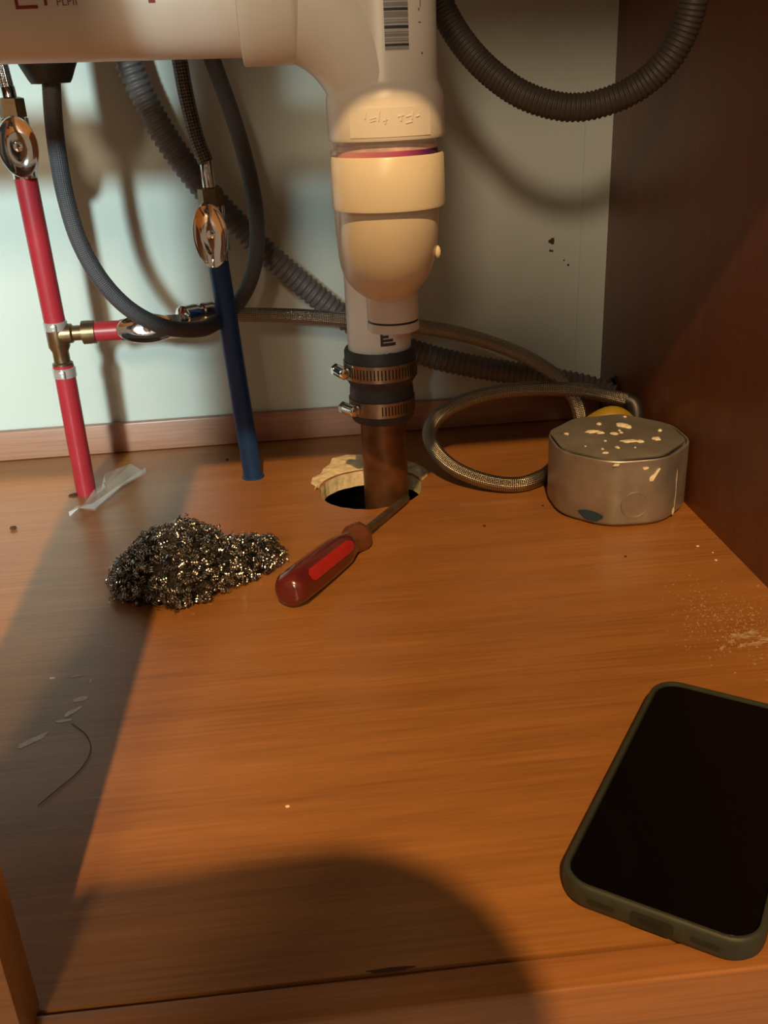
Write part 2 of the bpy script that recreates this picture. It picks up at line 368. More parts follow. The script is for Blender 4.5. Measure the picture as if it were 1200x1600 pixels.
bm = vlathe([(.1682, .0146), (.1680, .0153), (.1635, .0153), (.1628, .0146)], .0520, .550, 40); obj('cap', bm, M_PIPE, co)
bm = vlathe([(.2600, .0245), (.2603, .0262), (.2440, .0264), (.2435, .0245)], AX + .002, AY + 2 * RB); obj('slip_nut', bm, M_PVC2, drain)
TX, TY = .0542, .6900
arm = [(AX, AY + 2 * RB, .255), (AX, AY + 2 * RB, .280)] + [(AX + .002 * k / 8, AY + 2 * RB + .03 - .03 * math.cos(math.pi / 2 * k / 8), .280 + .03 * math.sin(math.pi / 2 * k / 8)) for k in range(1, 9)] \
    + [(TX, TY - .03 + .03 * math.sin(math.pi / 2 * k / 8), .310 - .03 + .03 * math.cos(math.pi / 2 * k / 8)) for k in range(0, 9)] + [(TX, TY, .26)]
obj('trap_arm', tube(bmesh.new(), arm, .0236, 40), M_PIPE, drain)
tail = obj('tail_pipe', vlathe([(.275, .0236), (.096, .0236)], TX, TY, 48), M_PIPE, drain)
# raised panel with moulded size marks on the tee hub
def wrap(bm, pts_faces, mapf):
    pts, faces = pts_faces; vs = [bm.verts.new(mapf(*p)) for p in pts]
    for f in faces:
        try: bm.faces.new([vs[i] for i in f])
        except ValueError: pass
    return bm
def gridrect(u0, u1, v0, v1, nu=8, nv=1):
    pts = [(u0 + (u1 - u0) * i / nu, v0 + (v1 - v0) * j / nv) for j in range(nv + 1) for i in range(nu + 1)]
    return pts, [(j * (nu + 1) + i, j * (nu + 1) + i + 1, (j + 1) * (nu + 1) + i + 1, (j + 1) * (nu + 1) + i) for j in range(nv) for i in range(nu)]
def cyl_v(x0, y0, r):      # u = arc length seen from the front (x to the right), v = height
    return lambda u, v: Vector((x0 + r * math.sin(u / r), y0 - r * math.cos(u / r), v))
def cyl_h(y0, z0, r):      # pipe lying along x: u = x, v = arc length upwards on the front
    return lambda u, v: Vector((u, y0 - r * math.cos(v / r), z0 + r * math.sin(v / r)))
def solid(bm, th):
    """give a wrapped patch a little thickness outwards"""
    return bm
def patch(name, parts, mapf, mat, parent):
    bm = bmesh.new()
    for p in parts: wrap(bm, p, mapf)
    return obj(name, bm, mat, parent, True)
bm = bmesh.new()
for r_, u0, u1, v0, v1 in ((.0295, -.021, .021, .2718, .2848),):
    mo, mi = cyl_v(AX, AY, r_), cyl_v(AX, AY, .0288)
    p, f = gridrect(u0, u1, v0, v1, 14, 1); wrap(bm, (p, f), mo)
    for (a, b) in (((u0, v0), (u1, v0)), ((u0, v1), (u1, v1))):
        n_ = 14; A = [bm.verts.new(mo(a[0] + (b[0] - a[0]) * i / n_, a[1])) for i in range(n_ + 1)]; B = [bm.verts.new(mi(a[0] + (b[0] - a[0]) * i / n_, a[1])) for i in range(n_ + 1)]
        for i in range(n_): bm.faces.new((A[i], A[i + 1], B[i + 1], B[i]))
    for u in (u0, u1): bm.faces.new([bm.verts.new(x) for x in (mo(u, v0), mo(u, v1), mi(u, v1), mi(u, v0))])
pan = obj('raised_panel', bm, M_PVC, tee)
bm = bmesh.new(); mo = cyl_v(AX, AY, .0295); rnd = random.Random(5)
for (u, v, w, h) in ((-.0125, .2800, .0006, .0030), (-.0100, .2800, .0030, .0007), (-.0100, .2788, .0026, .0006), (-.0060, .2790, .0006, .0042), (-.0040, .2790, .0022, .0006), (-.0030, .2775, .0006, .0030), (.0030, .2805, .0030, .0006), (.0045, .2785, .0006, .0030), (.0070, .2802, .0028, .0006), (.0068, .2775, .0034, .0006), (.0100, .2790, .0006, .0034), (.0120, .2800, .0022, .0006)):
    a = mo(u, v); b = mo(u + w, v + h); tube(bm, [mo(u, v), mo(u + w / 2, v + h / 2), mo(u + w, v + h)], .0004, 6)
obj('moulded_marks', bm, M_PVC, pan)
# printing: barcode on the tee, logo on the tail pipe, lettering on the branch pipe
mo = cyl_v(AX, AY, .02632); mid = bmesh.new(); dk = bmesh.new(); rnd = random.Random(9)
patch('barcode_ground', [gridrect(-.0014, .0102, .3085, .3360, 8)], cyl_v(AX, AY, .02626), plain('barcode_grey', (.46, .46, .44), .6), tee)
for (v0, v1, d) in ((.3108, .3113, 0), (.3116, .3119, 0), (.3121, .3132, 1), (.3139, .3146, 0), (.3149, .3153, 0), (.3160, .3173, 0), (.3176, .3181, 0), (.3193, .3206, 1), (.3214, .3222, 0), (.3226, .3230, 0), (.3238, .3262, 0), (.3266, .3278, 1), (.3282, .3300, 0), (.3306, .3318, 0), (.3324, .3340, 1), (.3346, .3360, 0)):
    wrap(dk if d else mid, gridrect(-.0014, .0102, v0 - .0018, v1 - .0018, 8), mo)
obj('barcode_bar', mid, M_INKG, tee); obj('barcode_bar', dk, M_INK, tee)
def text_mesh(s, size, font_rot=0):
    cu = bpy.data.curves.new('print', 'FONT'); cu.body = s; cu.size = size; cu.resolution_u = 2
    o = bpy.data.objects.new('print', cu); COL.objects.link(o); bpy.context.view_layer.update()
    me = o.to_mesh(); pts = [(v.co.x, v.co.y) for v in me.vertices]; faces = [tuple(p.vertices) for p in me.polygons]
    if font_rot: pts = [(-y, x) for x, y in pts]
    o.to_mesh_clear(); bpy.data.objects.remove(o); bpy.data.curves.remove(cu)
    return pts, faces
def text_patch(name, s, size, u, v, mapf, mat, parent, rot=0, bold=1.0):
    pts, faces = text_mesh(s, size, rot)
    return patch(name, [([(u + x, v + y) for x, y in pts], faces)], mapf, mat, parent)
patch('printed_marks', [gridrect(.0150, .0176, .3322, .3330, 2), gridrect(.0170, .0176, .3262, .3324, 1, 4), gridrect(.0158, .0168, .3246, .3258, 1), gridrect(.0158, .0174, .3196, .3202, 2), gridrect(.0172, .0184, .3066, .3076, 1)], mo, M_INKG, tee)
mh = cyl_h(AY, zc + .0017, .02446)
patch('printed_letters', [gridrect(-.1151, -.1137, -.0035, .0050, 1, 5), gridrect(-.1151, -.1055, -.0035, -.0021, 2, 1), gridrect(-.1026, -.1013, -.0025, .0050, 1, 5)], mh, M_INKR, hp)
text_patch('printed_letters', 'PLPII', .0046, -.0975, -.0028, mh, plain('brown_print', (.20, .12, .11), .6), hp)
patch('printed_letters', [gridrect(-.0575, -.0545, -.0022, .0030, 2, 3)], cyl_h(AY, zc + .0007, .02446), M_INKR, hp)
mt = cyl_v(TX, TY, .02368)
patch('printed_logo', [gridrect(-.0010, .0105, .1232, .1256, 4), gridrect(-.0010, .0084, .1263, .1284, 4), gridrect(-.0010, .0052, .1291, .1312, 3), gridrect(-.0010, .0028, .1319, .1340, 2), gridrect(-.0010, .0010, .1232, .1345, 1, 4)], mt, M_INK, tail)
text_patch('printed_letters', 'LGJ', .0050, .0010, .1148, mt, M_INK, tail)
text_patch('printed_letters', '. - .', .0046, -.0100, .1150, mt, M_INK, tail)

# ------------------------------------------------------------------ rubber coupling with two worm-drive clamps, copper stub
cpl = empty('pipe_coupling', (TX, TY, .06)); tag(cpl, 'black rubber coupling with two metal hose clamps above the copper pipe', 'coupling')
obj('sleeve', vlathe([(.1175, .0238), (.1180, .0258), (.1160, .0268), (.0955, .0268), (.0935, .0256), (.0905, .0238), (.0880, .0238), (.0855, .0243), (.0640, .0238), (.0622, .0228), (.0618, .0170)], TX, TY, 48), M_RUB, cpl)
def clamp(zc_, R, th0, th1, hw, rot):
    c = obj('clamp', shell(bmesh.new(), (TX, TY, zc_), (0, 0, 1), [(-hw, R), (-hw, R + .0008), (hw, R + .0008), (hw, R)], 56), M_RUB if False else M_STEELB, cpl)
    bm = bmesh.new(); k = 0; t = th0; rr = R + .0009
    while t < th1:
        wrap(bm, gridrect(t * rr, t * rr + .0010, zc_ - hw * .62, zc_ + hw * .62, 1, 1), lambda u, v: cyl_v(TX, TY, rr)(u, v)); t += .098
    obj('slots', bm, M_SLOT, c)
    a = Vector((math.sin(rot), -math.cos(rot), 0)); tdir = Vector((math.cos(rot), math.sin(rot), 0)); o = Vector((TX, TY, zc_)) + a * (R + .0050)
    bm = bmesh.new(); lathe(bm, o - tdir * .0070, tdir, [(0, .0030), (.0006, .0044), (.0120, .0044), (.0130, .0030)], 16); obj('housing', bm, M_CHROME, c)
    bm = bmesh.new(); lathe(bm, o - tdir * .0115, tdir, [(0, .0040), (.0008, .0048), (.0046, .0048), (.0048, .0028), (.0060, .0028)], 6); obj('screw_head', bm, M_CHROME, c)
    return c
clamp(.1028, .0270, -1.05, .95, .0062, -1.20)
clamp(.0745, .0245, -.10, .70, .0056, -1.00)
bm = lathe(bmesh.new(), (TX, TY - .0005, 0), (0, 0, 1), [(.0640, .0176), (.0, .0176), (-.1199, .0176)], 48)
tag(obj('copper_pipe', bm, M_COPPER), 'brown tarnished copper stub pipe rising out of the sawn hole', 'pipe')

# ------------------------------------------------------------------ water pipes
RX, RY = -.1905, .7365; PR = .0080
red = empty('hot_water_pipe', (RX, RY, 0)); tag(red, 'red plastic water pipe with brass tee at the far left', 'pipe')
def rod(name, a, b, r, mat, parent, sides=24): return obj(name, tube(bmesh.new(), [Vector(a).lerp(Vector(b), k / 6) for k in range(7)], r, sides), mat, parent)
rod('pipe_section', (RX, RY, .0), (RX + .0005, RY, .1085), PR, M_RED, red)
rod('pipe_section', (RX + .0005, RY, .1285), (RX - .001, RY, .252), PR, M_RED, red)
rod('pipe_section', (RX + .022, RY, .1325), (RX + .056, RY, .1325), PR * .95, M_RED, red)
bm = lathe(bmesh.new(), (RX + .0005, RY, 0), (0, 0, 1), [(.1000, .0055), (.1075, .0060), (.1080, .0078), (.1100, .0078), (.1110, .0062), (.1190, .0062), (.1230, .0082), (.1420, .0082), (.143, .0060), (.147, .0055)], 24)
lathe(bm, (RX + .0005, RY, .1325), (1, 0, 0), [(.0, .0080), (.011, .0074), (.0125, .0058), (.0190, .0058), (.0195, .0090), (.0255, .0090), (.026, .0055), (.032, .0055)], 24)
obj('brass_tee', bm, M_BRASS, red)
for (z0, z1) in ((.0985, .1065), (.1355, .1425)):
    bm = lathe(bmesh.new(), (RX + .0005, RY, 0), (0, 0, 1), [(z0, PR), (z0 + .0004, PR + .0009), (z1 - .0004, PR + .0009), (z1, PR)], 28); r_ = obj('crimp_ring', bm, M_CRIMP, red)
    bm = box(bmesh.new(), RX - .002, RX + .003, RY - PR - .0032, RY - PR - .0004, z0 + .001, z1 - .001, .0008); obj('crimp_tab', bm, M_CRIMP, r_)
bm = lathe(bmesh.new(), (RX + .0505, RY, .1325), (1, 0, 0), [(-.0035 - .024, PR), (-.0031 - .024, PR + .0008), (.0031 - .024, PR + .0008), (.0035 - .024, PR)], 28); obj('crimp_ring', bm, M_BRASS, red)

BX, BY = -.0535, .7440
blue = empty('cold_water_pipe', (BX, BY, 0)); tag(blue, 'dark blue plastic water pipe standing on the cabinet floor', 'pipe')
rod('pipe_section', (BX, BY, 0), (BX - .009, BY, .182), .0080, M_BLUE, blue)
bm = lathe(bmesh.new(), (BX, BY, 0), (0, 0, 1), [(.0, .0095), (.0012, .0093), (.0016, .0080)], 24); obj('pipe_foot', bm, M_BLUE, blue)

def dish_handle(bm, c, axis, up, L, Wd):
    """oval quarter-turn handle: a shallow dish, long axis = up, facing along axis"""
    a = Vector(axis).normalized(); u = Vector(up); u = (u - a * u.dot(a)).normalized(); w = a.cross(u); c = Vector(c)
    prof = [(.35, -.006), (.80, -.0050), (.98, -.0020), (1.0, .0), (.97, .0012), (.88, .0004), (.70, -.0022), (.40, -.0030), (.12, -.0030)]
    n = 36; rings = []
    for (s, h) in prof:
        rings.append([bm.verts.new(c + u * (L / 2 * s * math.cos(2 * math.pi * k / n)) + w * (Wd / 2 * s * math.sin(2 * math.pi * k / n)) + a * h) for k in range(n)])
    for A, B in zip(rings, rings[1:]):
        for k in range(n): bm.faces.new((A[k], A[(k + 1) % n], B[(k + 1) % n], B[k]))
    bm.faces.new(rings[0]); bm.faces.new(rings[-1]); return bm
def valve(label, base, axis, face, flow_len=.040, hl=.049, hw=.0255, tilt=None, nutmat=None):
    """stop valve: body along axis from base, oval handle facing 'face'"""
    b = Vector(base); ax = Vector(axis).normalized(); fc = Vector(face).normalized()
    v = empty('shutoff_valve', tuple(b)); tag(v, label, 'valve', 'oval-handled shut-off valves')
    bm = lathe(bmesh.new(), b, ax, [(-.004, .0082), (.002, .0088), (.004, .0105), (.012, .0105), (.014, .0085), (.028, .0085), (.030, .0095), (flow_len, .0095)], 28)
    lathe(bm, b + ax * .020, fc, [(.0, .0075), (.012, .0075), (.0125, .0060), (.018, .0060)], 24)
    obj('body', bm, M_CHROME, v)
    bm = lathe(bmesh.new(), b + ax * flow_len, ax, [(.0, .0060), (.0005, .0092), (.0125, .0092), (.0135, .0060)], 6); obj('nut', bm, nutmat or M_BRASS, v)
    bm = dish_handle(bmesh.new(), b + ax * .020 + fc * .0235, fc, tilt or ax, hl, hw); h = obj('handle', bm, M_CHROME, v)
    bm = lathe(bmesh.new(), b + ax * .020 + fc * .019, fc, [(0, .0035), (.0025, .0033), (.003, .0020)], 16); obj('screw', bm, M_CHROME, h)
    return v
valve('chrome shut-off valve with oval handle on top of the red pipe', (RX - .001, RY, .250), (0, 0, 1), (.22, -1, -.10), .036, .0400, .0265)
valve('chrome shut-off valve with oval handle on top of the blue pipe', (BX - .009, BY, .183), (0, 0, 1), (-.05, -1, -.10), .036, .0480, .0255)
valve('chrome shut-off valve on the red side branch behind the grey hose', (RX + .0535, RY, .1325), (1, 0, 0), (-.05, -1, .22), .030, .046, .022, nutmat=M_CHROME)

def hose(name, pts, r, mat, parent, sides=18, step=.003): return obj(name, tube(bmesh.new(), resample(catmull(pts), step), r, sides), mat, parent)
def corr(name, pts, r, pitch, depth, mat, parent=None, sides=22):
    return obj(name, tube(bmesh.new(), resample(catmull(pts), pitch / 6), r, sides, True, lambda s: r - depth * (.5 - .5 * math.cos(2 * math.pi * s / pitch)) ** 1.5), mat, parent, angle=80)
# faucet supply lines
s1 = empty('supply_line', (RX, RY, .30)); tag(s1, 'bright braided supply line above the valve of the red pipe', 'hose')
hose('hose', [(RX - .001, RY, .292), (RX - .0035, RY - .001, .330), (RX - .010, RY - .004, .400), (RX - .01, RY, .590)], .0046, M_SUPC, s1)
obj('ferrule', lathe(bmesh.new(), (RX - .001, RY, .294), (-.05, 0, 1), [(0, .0040), (.0006, .0050), (.012, .0050), (.013, .0042)], 20), M_CHROME, s1)
s2 = empty('supply_line', (BX, BY, .25)); tag(s2, 'dark braided supply line above the valve of the blue pipe', 'hose')
hose('hose', [(BX - .0094, BY, .2500), (-0.0676, 0.7450, 0.2669), (-0.0717, 0.7480, 0.2948), (-0.0734, 0.7500, 0.3178), (-0.0753, 0.7520, 0.3482), (-0.0716, 0.7520, 0.3942), (-.10, .75, .59)], .0056, M_SUPD, s2)
obj('ferrule', lathe(bmesh.new(), (BX - .009, BY, .2315), (-.02, 0, 1), [(0, .0040), (.0008, .0048), (.020, .0048), (.021, .0040)], 20), M_CHROME, s2)
# pull-down faucet hose: black weight, loop
fh = empty('faucet_hose', (-.10, .73, .12)); tag(fh, 'dark grey braided faucet hose hanging in a long loop', 'hose')
hose('loop', [(-0.1491, 0.7000, 0.3326), (-0.1533, 0.7000, 0.3101), (-0.1563, 0.7000, 0.2869), (-0.1578, 0.7000, 0.2629), (-0.1575, 0.7000, 0.2339), (-0.1532, 0.7000, 0.2035), (-0.1422, 0.7000, 0.1760), (-0.1255, 0.7020, 0.1538), (-0.1031, 0.7040, 0.1396), (-0.0807, 0.7180, 0.1330), (-0.0706, 0.7380, 0.1323), (-0.0637, 0.7570, 0.1332), (-0.0494, 0.7610, 0.1453), (-0.0376, 0.7620, 0.1660), (-0.0315, 0.7630, 0.1924), (-0.0311, 0.7630, 0.2210), (-0.0345, 0.7620, 0.2489), (-0.0407, 0.7550, 0.2805), (-0.0492, 0.7500, 0.3126), (-0.0545, 0.7460, 0.3330), (-0.0632, 0.7400, 0.3737), (-0.0661, 0.7350, 0.4204)], .0060, M_HOSE, fh, 20)
bm = lathe(bmesh.new(), (-0.1541, 0.7000, 0.3059), (.0, .0, 1), [(0, .0064), (.0003, .0125), (.0025, .0140), (.0120, .0185), (.0180, .0190), (.0600, .0190), (.0660, .0130)], 36); obj('weight', bm, M_BLK, fh)
# corrugated drain hoses
tag(corr('drain_hose', [(-0.1212, 0.7900, 0.3851), (-0.1203, 0.7950, 0.3446), (-0.1168, 0.8000, 0.3211), (-0.1086, 0.8020, 0.2942), (-0.0947, 0.8040, 0.2627), (-0.0748, 0.8050, 0.2306), (-0.0489, 0.8060, 0.1979), (-0.0233, 0.8060, 0.1697), (0.0054, 0.8060, 0.1415), (0.0352, 0.8060, 0.1145), (0.0702, 0.8060, 0.0926), (0.1121, 0.8060, 0.0748), (0.1579, 0.8060, 0.0617), (0.2097, 0.8030, 0.0506), (0.2458, 0.7950, 0.0425), (0.2682, 0.7850, 0.0349)], .0106, .0052, .0017, M_CORR), 'grey corrugated drain hose running diagonally along the mint wall', 'hose')
tag(corr('drain_hose', [(0.0878, 0.7000, 0.4031), (0.0957, 0.6900, 0.3663), (0.1081, 0.6800, 0.3323), (0.1241, 0.6650, 0.3075), (0.1441, 0.6500, 0.2892), (0.1626, 0.6400, 0.2801), (0.1812, 0.6320, 0.2767), (0.1995, 0.6250, 0.2796), (0.2170, 0.6180, 0.2876), (0.2303, 0.6100, 0.3010), (0.2383, 0.6050, 0.3189), (0.2405, 0.6000, 0.3399), (0.2387, 0.5960, 0.3695)], .0088, .0030, .0009, M_CORR2), 'brown-grey corrugated hose hanging in an arc at the upper right', 'hose')
# long stainless braided hose: from the side valve along the wall, down behind the box and round in a loop
bh = empty('braided_hose', (.15, .70, 0)); tag(bh, 'stainless braided hose looping on the floor beside the metal box', 'hose')
hose('hose_run', [(-0.0921, 0.7440, 0.1389), (-0.0856, 0.7650, 0.1340), (-0.0750, 0.7820, 0.1302), (-0.0397, 0.7850, 0.1272), (-0.0029, 0.7850, 0.1237), (0.0287, 0.7800, 0.1201), (0.0658, 0.7780, 0.1154), (0.0976, 0.7750, 0.1102), (0.1291, 0.7700, 0.1032), (0.1608, 0.7650, 0.0925), (0.1864, 0.7570, 0.0807), (0.2073, 0.7480, 0.0662), (0.2193, 0.7380, 0.0505), (.2240, .7300, .0300), (.2220, .7220, .0120), (.2120, .7155, .0068), (.1930, .6970, .0066), (.1785, .6800, .0064), (0.1562, 0.6680, 0.0062), (0.1318, 0.6730, 0.0090), (0.1100, 0.6880, 0.0152), (0.0974, 0.7060, 0.0242), (0.0942, 0.7220, 0.0348), (0.1044, 0.7360, 0.0443), (0.1265, 0.7420, 0.0535), (0.1568, 0.7450, 0.0586), (0.1940, 0.7420, 0.0595), (0.2326, 0.7340, 0.0558), (0.2616, 0.7220, 0.0495)], .0060, M_STEEL, bh, 22)
bm = tube(bmesh.new(), catmull([(0.2591, 0.7230, 0.0505), (0.2631, 0.7200, 0.0484), (0.2649, 0.7160, 0.0413), (0.2643, 0.7120, 0.0288)], .002), .0066, 18); obj('end_fitting', bm, M_BLK, bh)
bm = lathe(bmesh.new(), (-0.0917, 0.7410, 0.1395), (.60, .80, -.06), [(-.004, .0060), (-.003, .0078), (.010, .0078), (.011, .0062), (.016, .0062), (.017, .0072), (.021, .0072), (.022, .0062), (.027, .0068), (.031, .0064)], 24); obj('ferrule', bm, M_CHROME, bh)
tag(obj('hose_clip', tube(bmesh.new(), catmull([(0.2706, 0.7950, 0.0496), (0.2754, 0.7940, 0.0424), (0.2759, 0.7900, 0.0317), (0.2725, 0.7850, 0.0215)], .002), .0035, 12), M_BLK), 'small black clip at the end of the grey corrugated hose', 'clip')

# ------------------------------------------------------------------ octagonal electrical box
EX, EY, EH, EA = .2230, .6370, .0510, .0488
eb = empty('electrical_box', (EX, EY, 0)); tag(eb, 'grey metal octagonal junction box with plaster-spattered lid', 'junction box')
def octo(a, corner, seg=6, da=0.0):
    """octagon across-flats 2a with rounded corners"""
    R = a / math.cos(math.pi / 8); P_ = [Vector((R * math.cos(math.pi / 8 + math.pi / 4 * k), R * math.sin(math.pi / 8 + math.pi / 4 * k), 0)) for k in range(8)]
    out = []
    for k in range(8):
        p, c, n = P_[k - 1], P_[k], P_[(k + 1) % 8]; A = c + (p - c).normalized() * corner; B = c + (n - c).normalized() * corner
        for j in range(seg + 1):
            t = j / seg; out.append((1 - t) ** 2 * A + 2 * t * (1 - t) * c + t * t * B)
    return out
def octstack(levels, cap0=True, cap1=True):
    bm = bmesh.new(); rings = []
    for (z, a, c) in levels: rings.append([bm.verts.new((EX + p.x, EY + p.y, z)) for p in octo(a, c)])
    n = len(rings[0])
    for A, B in zip(rings, rings[1:]):
        for k in range(n): bm.faces.new((A[k], A[(k + 1) % n], B[(k + 1) % n], B[k]))
    if cap0: bm.faces.new(rings[0])
    if cap1: bm.faces.new(rings[-1])
    return bm
body = obj('body', octstack([(.0003, EA - .005, .0130), (.0010, EA - .0025, .0130), (.0030, EA - .0006, .0130), (.0050, EA, .0130), (EH - .0006, EA, .0130), (EH, EA - .0004, .0130), (EH, EA - .0014, .0130), (EH - .004, EA - .0016, .0130)], True, True), M_GALV, eb, angle=25)
bm = octstack([(EH - .0002, EA - .0034, .006), (EH + .0014, EA - .0030, .006), (EH + .0018, EA - .0038, .006)])
for v in bm.verts:
    dx, dy = v.co.x - EX, v.co.y - EY; v.co.x -= .0012; v.co.z += .0004 * math.sin(dx * 90) 
lid = obj('lid', bm, M_COVER, eb)
bm = bmesh.new(); shell(bm, (EX - .0015, EY - EA + .0002, .0175), (0, -1, 0), [(0, .0086), (.0006, .0090), (.0006, .0101), (0, .0105)], 32); obj('knockout', bm, M_GALV, body)
zl = EH + .0018
for i, (dx, dy, rx, ry) in enumerate(((.004, -.015, .0085, .0042), (.011, -.017, .0035, .0035), (-.016, .011, .0055, .0036), (-.011, .007, .0030, .0028), (.010, .021, .0045, .0050), (.013, .016, .0030, .0030), (-.002, .003, .0030, .0034), (.004, .004, .0014, .0016), (.004, .009, .0013, .0016), (.024, -.014, .0035, .0040), (.033, .003, .0016, .0020), (.018, .038, .0016, .0022), (-.036, .010, .0020, .0022), (-.009, -.026, .0022, .0034), (-.013, -.011, .0012, .0016), (-.020, -.027, .0016, .0020), (-.030, -.019, .0010, .0014), (.003, -.029, .0011, .0014), (-.006, .027, .0020, .0022), (-.020, -.034, .0024, .0016))):
    bm = bmesh.new(); o1 = splat(EX + dx, EY + dy, rx, ry, 0, 12, .3, 50 + i); o2 = [(EX + dx + (x - EX - dx) * .6, EY + dy + (y - EY - dy) * .6) for x, y in o1]
    A = [bm.verts.new((x, y, zl - .0004)) for x, y in o1]; B = [bm.verts.new((x, y, zl + .0007)) for x, y in o2]
    for k in range(12): bm.faces.new((A[k], A[(k + 1) % 12], B[(k + 1) % 12], B[k]))
    bm.faces.new(B); obj('plaster_spot', bm, M_PLASTER, lid)
def on_front(name, pts, mat, y=None):     # thin drip on the box front, outline in (x, z)
    bm = bmesh.new(); yy = EY - EA if y is None else y
    a = [bm.verts.new((x, yy - .0004, z)) for x, z in pts]; b = [bm.verts.new((x, yy + .0004, z)) for x, z in pts]; n = len(a)
    bm.faces.new(a)
    for k in range(n): bm.faces.new((a[k], a[(k + 1) % n], b[(k + 1) % n], b[k]))
    return obj(name, bm, mat, body, False)
on_front('plaster_drip', [(EX + .0075, .0350), (EX + .0100, .0350), (EX + .0112, .0375), (EX + .0148, .0440), (EX + .0135, .0440), (EX + .0100, .0395), (EX + .0082, .0385), (EX + .0072, .0368)], M_PLASTER)
on_front('plaster_drip', splat(EX + .0040, .0450, .0026, .0010, 0, 10, .3, 3), M_PLASTER)
on_front('plaster_drip', splat(EX - .0170, .0492, .0022, .0009, 0, 10, .3, 8), M_PLASTER)
c = math.sqrt(.5)
bm = bmesh.new(); q0 = Vector((EX + EA * c + .006, EY - EA * c + .006, 0)); nrm = Vector((c, -c, 0)); tn = Vector((c, c, 0))
for (s, z, w, h) in ((-.006, .006, .0022, .003), (-.0045, .012, .0006, .005), (-.004, .020, .0006, .006), (-.0045, .031, .0008, .007)):
    p0 = Vector((EX, EY, 0)) + nrm * EA + tn * s
    f = [bm.verts.new(p0 + nrm * .0004 + tn * (w * math.cos(t)) + Vector((0, 0, z + h * math.sin(t)))) for t in [2 * math.pi * k / 10 for k in range(10)]]; bm.faces.new(f)
obj('plaster_drip', bm, M_PLASTER, body, False)
bm = bmesh.new(); nl = Vector((-c, -c, 0)); tl = Vector((c, -c, 0)); p0 = Vector((EX, EY, 0)) + nl * (EA + .0003)
f = [bm.verts.new(p0 + tl * (.006 + .0095 * math.cos(t) * (1 + .2 * math.sin(3 * t))) + Vector((0, 0, .0075 + .0040 * math.sin(t)))) for t in [2 * math.pi * k / 14 for k in range(14)]]; bm.faces.new(f)
obj('paint_smudge', bm, M_BLUEP, body, False)
# yellow cable bending up behind the box
tag(obj('yellow_cable', tube(bmesh.new(), catmull([(.208, .6965, .0100), (.212, .6965, .0250), (.222, .6965, .0385), (.237, .6965, .0455), (.248, .6965, .0400), (.254, .6965, .0260), (.2555, .6965, .0100)], .003), .0095, 14), M_YEL), 'yellow cable arching up behind the metal junction box', 'cable')

# ------------------------------------------------------------------ steel scouring pad
pad = empty('scouring_pad', (-.105, .560, 0)); tag(pad, 'tangled stainless steel scouring pad lying left of the screwdriver', 'scouring pad')
def pad_surf(u, t):
    """u along the pad 0..1 (left to pointed right end), t angle 0..pi across the top"""
    cx = -.143 + u * .117; cy = .560 + .020 * u + (.006 * math.sin(u * 7))
    prof = [(0, .004, .004), (.08, .021, .018), (.25, .040, .030), (.42, .046, .036), (.58, .036, .032), (.68, .024, .024), (.80, .019, .022), (.92, .014, .019), (1.0, .003, .006)]
    for a, b in zip(prof, prof[1:]):
        if a[0] <= u <= b[0]:
            k = (u - a[0]) / (b[0] - a[0]); k = k * k * (3 - 2 * k); wy = a[1] + (b[1] - a[1]) * k; hz = a[2] + (b[2] - a[2]) * k
    return Vector((cx, cy - wy * math.cos(t), .001 + hz * math.sin(t)))
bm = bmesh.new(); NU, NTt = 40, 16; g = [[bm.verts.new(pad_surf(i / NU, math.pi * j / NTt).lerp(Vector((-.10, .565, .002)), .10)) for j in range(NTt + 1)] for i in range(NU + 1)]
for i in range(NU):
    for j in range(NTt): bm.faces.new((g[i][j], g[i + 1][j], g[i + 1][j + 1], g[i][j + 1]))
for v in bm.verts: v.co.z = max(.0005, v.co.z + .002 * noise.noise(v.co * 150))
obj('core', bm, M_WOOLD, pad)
verts, faces = [], []
rnd = random.Random(21)
def coil(c, ax, R, turns, w, pitch):
    a, u, v = frame(ax); n = int(turns * 11); base = len(verts)
    ph = rnd.uniform(0, 6.28)
    for k in range(n + 1):
        th = ph + 2 * math.pi * turns * k / n; r = R * (1 + .12 * math.sin(k * 1.7)); p = c + a * (pitch * turns * (k / n - .5)) + (u * math.cos(th) + v * math.sin(th)) * r
        p.z = max(.0007, p.z)
        q_ = p + a * w + (u * math.cos(th) + v * math.sin(th)) * w * .25; q_.z = max(.0007, q_.z); verts.extend((tuple(p), tuple(q_)))
    for k in range(n): i = base + 2 * k; faces.append((i, i + 1, i + 3, i + 2))
for i in range(1500):
    u = min(1, max(0, rnd.betavariate(1.5, 1.7))); t = rnd.uniform(.02, math.pi - .02); p = pad_surf(u, t); p = p.lerp(Vector((p.x, .565, .004)), rnd.uniform(-.02, .12))
    d = Vector((rnd.gauss(0, 1), rnd.gauss(0, 1), rnd.gauss(0, .6))).normalized()
    coil(p, d, rnd.uniform(.0014, .0026), rnd.uniform(1.5, 3.0), rnd.uniform(.0005, .0009), rnd.uniform(.0012, .0022))
for i in range(26):
    u = rnd.uniform(.05, .98); t = rnd.choice((rnd.uniform(.0, .3), rnd.uniform(1.0, 2.6))); p = pad_surf(u, t); p = p + (p - Vector((-.10, .565, .0))).normalized() * .002
    coil(p, (p - Vector((-.10, .565, 0))).normalized(), rnd.uniform(.0010, .0016), 2, .0007, .003)
me = bpy.data.meshes.new('wire_curls'); me.from_pydata([tuple(Vector(v) - pad.location) for v in verts], [], faces); me.materials.append(M_WOOL)
for p in me.polygons: p.use_smooth = True
wc = link(bpy.data.objects.new('wire_curls', me), pad); wc['kind'] = 'stuff'

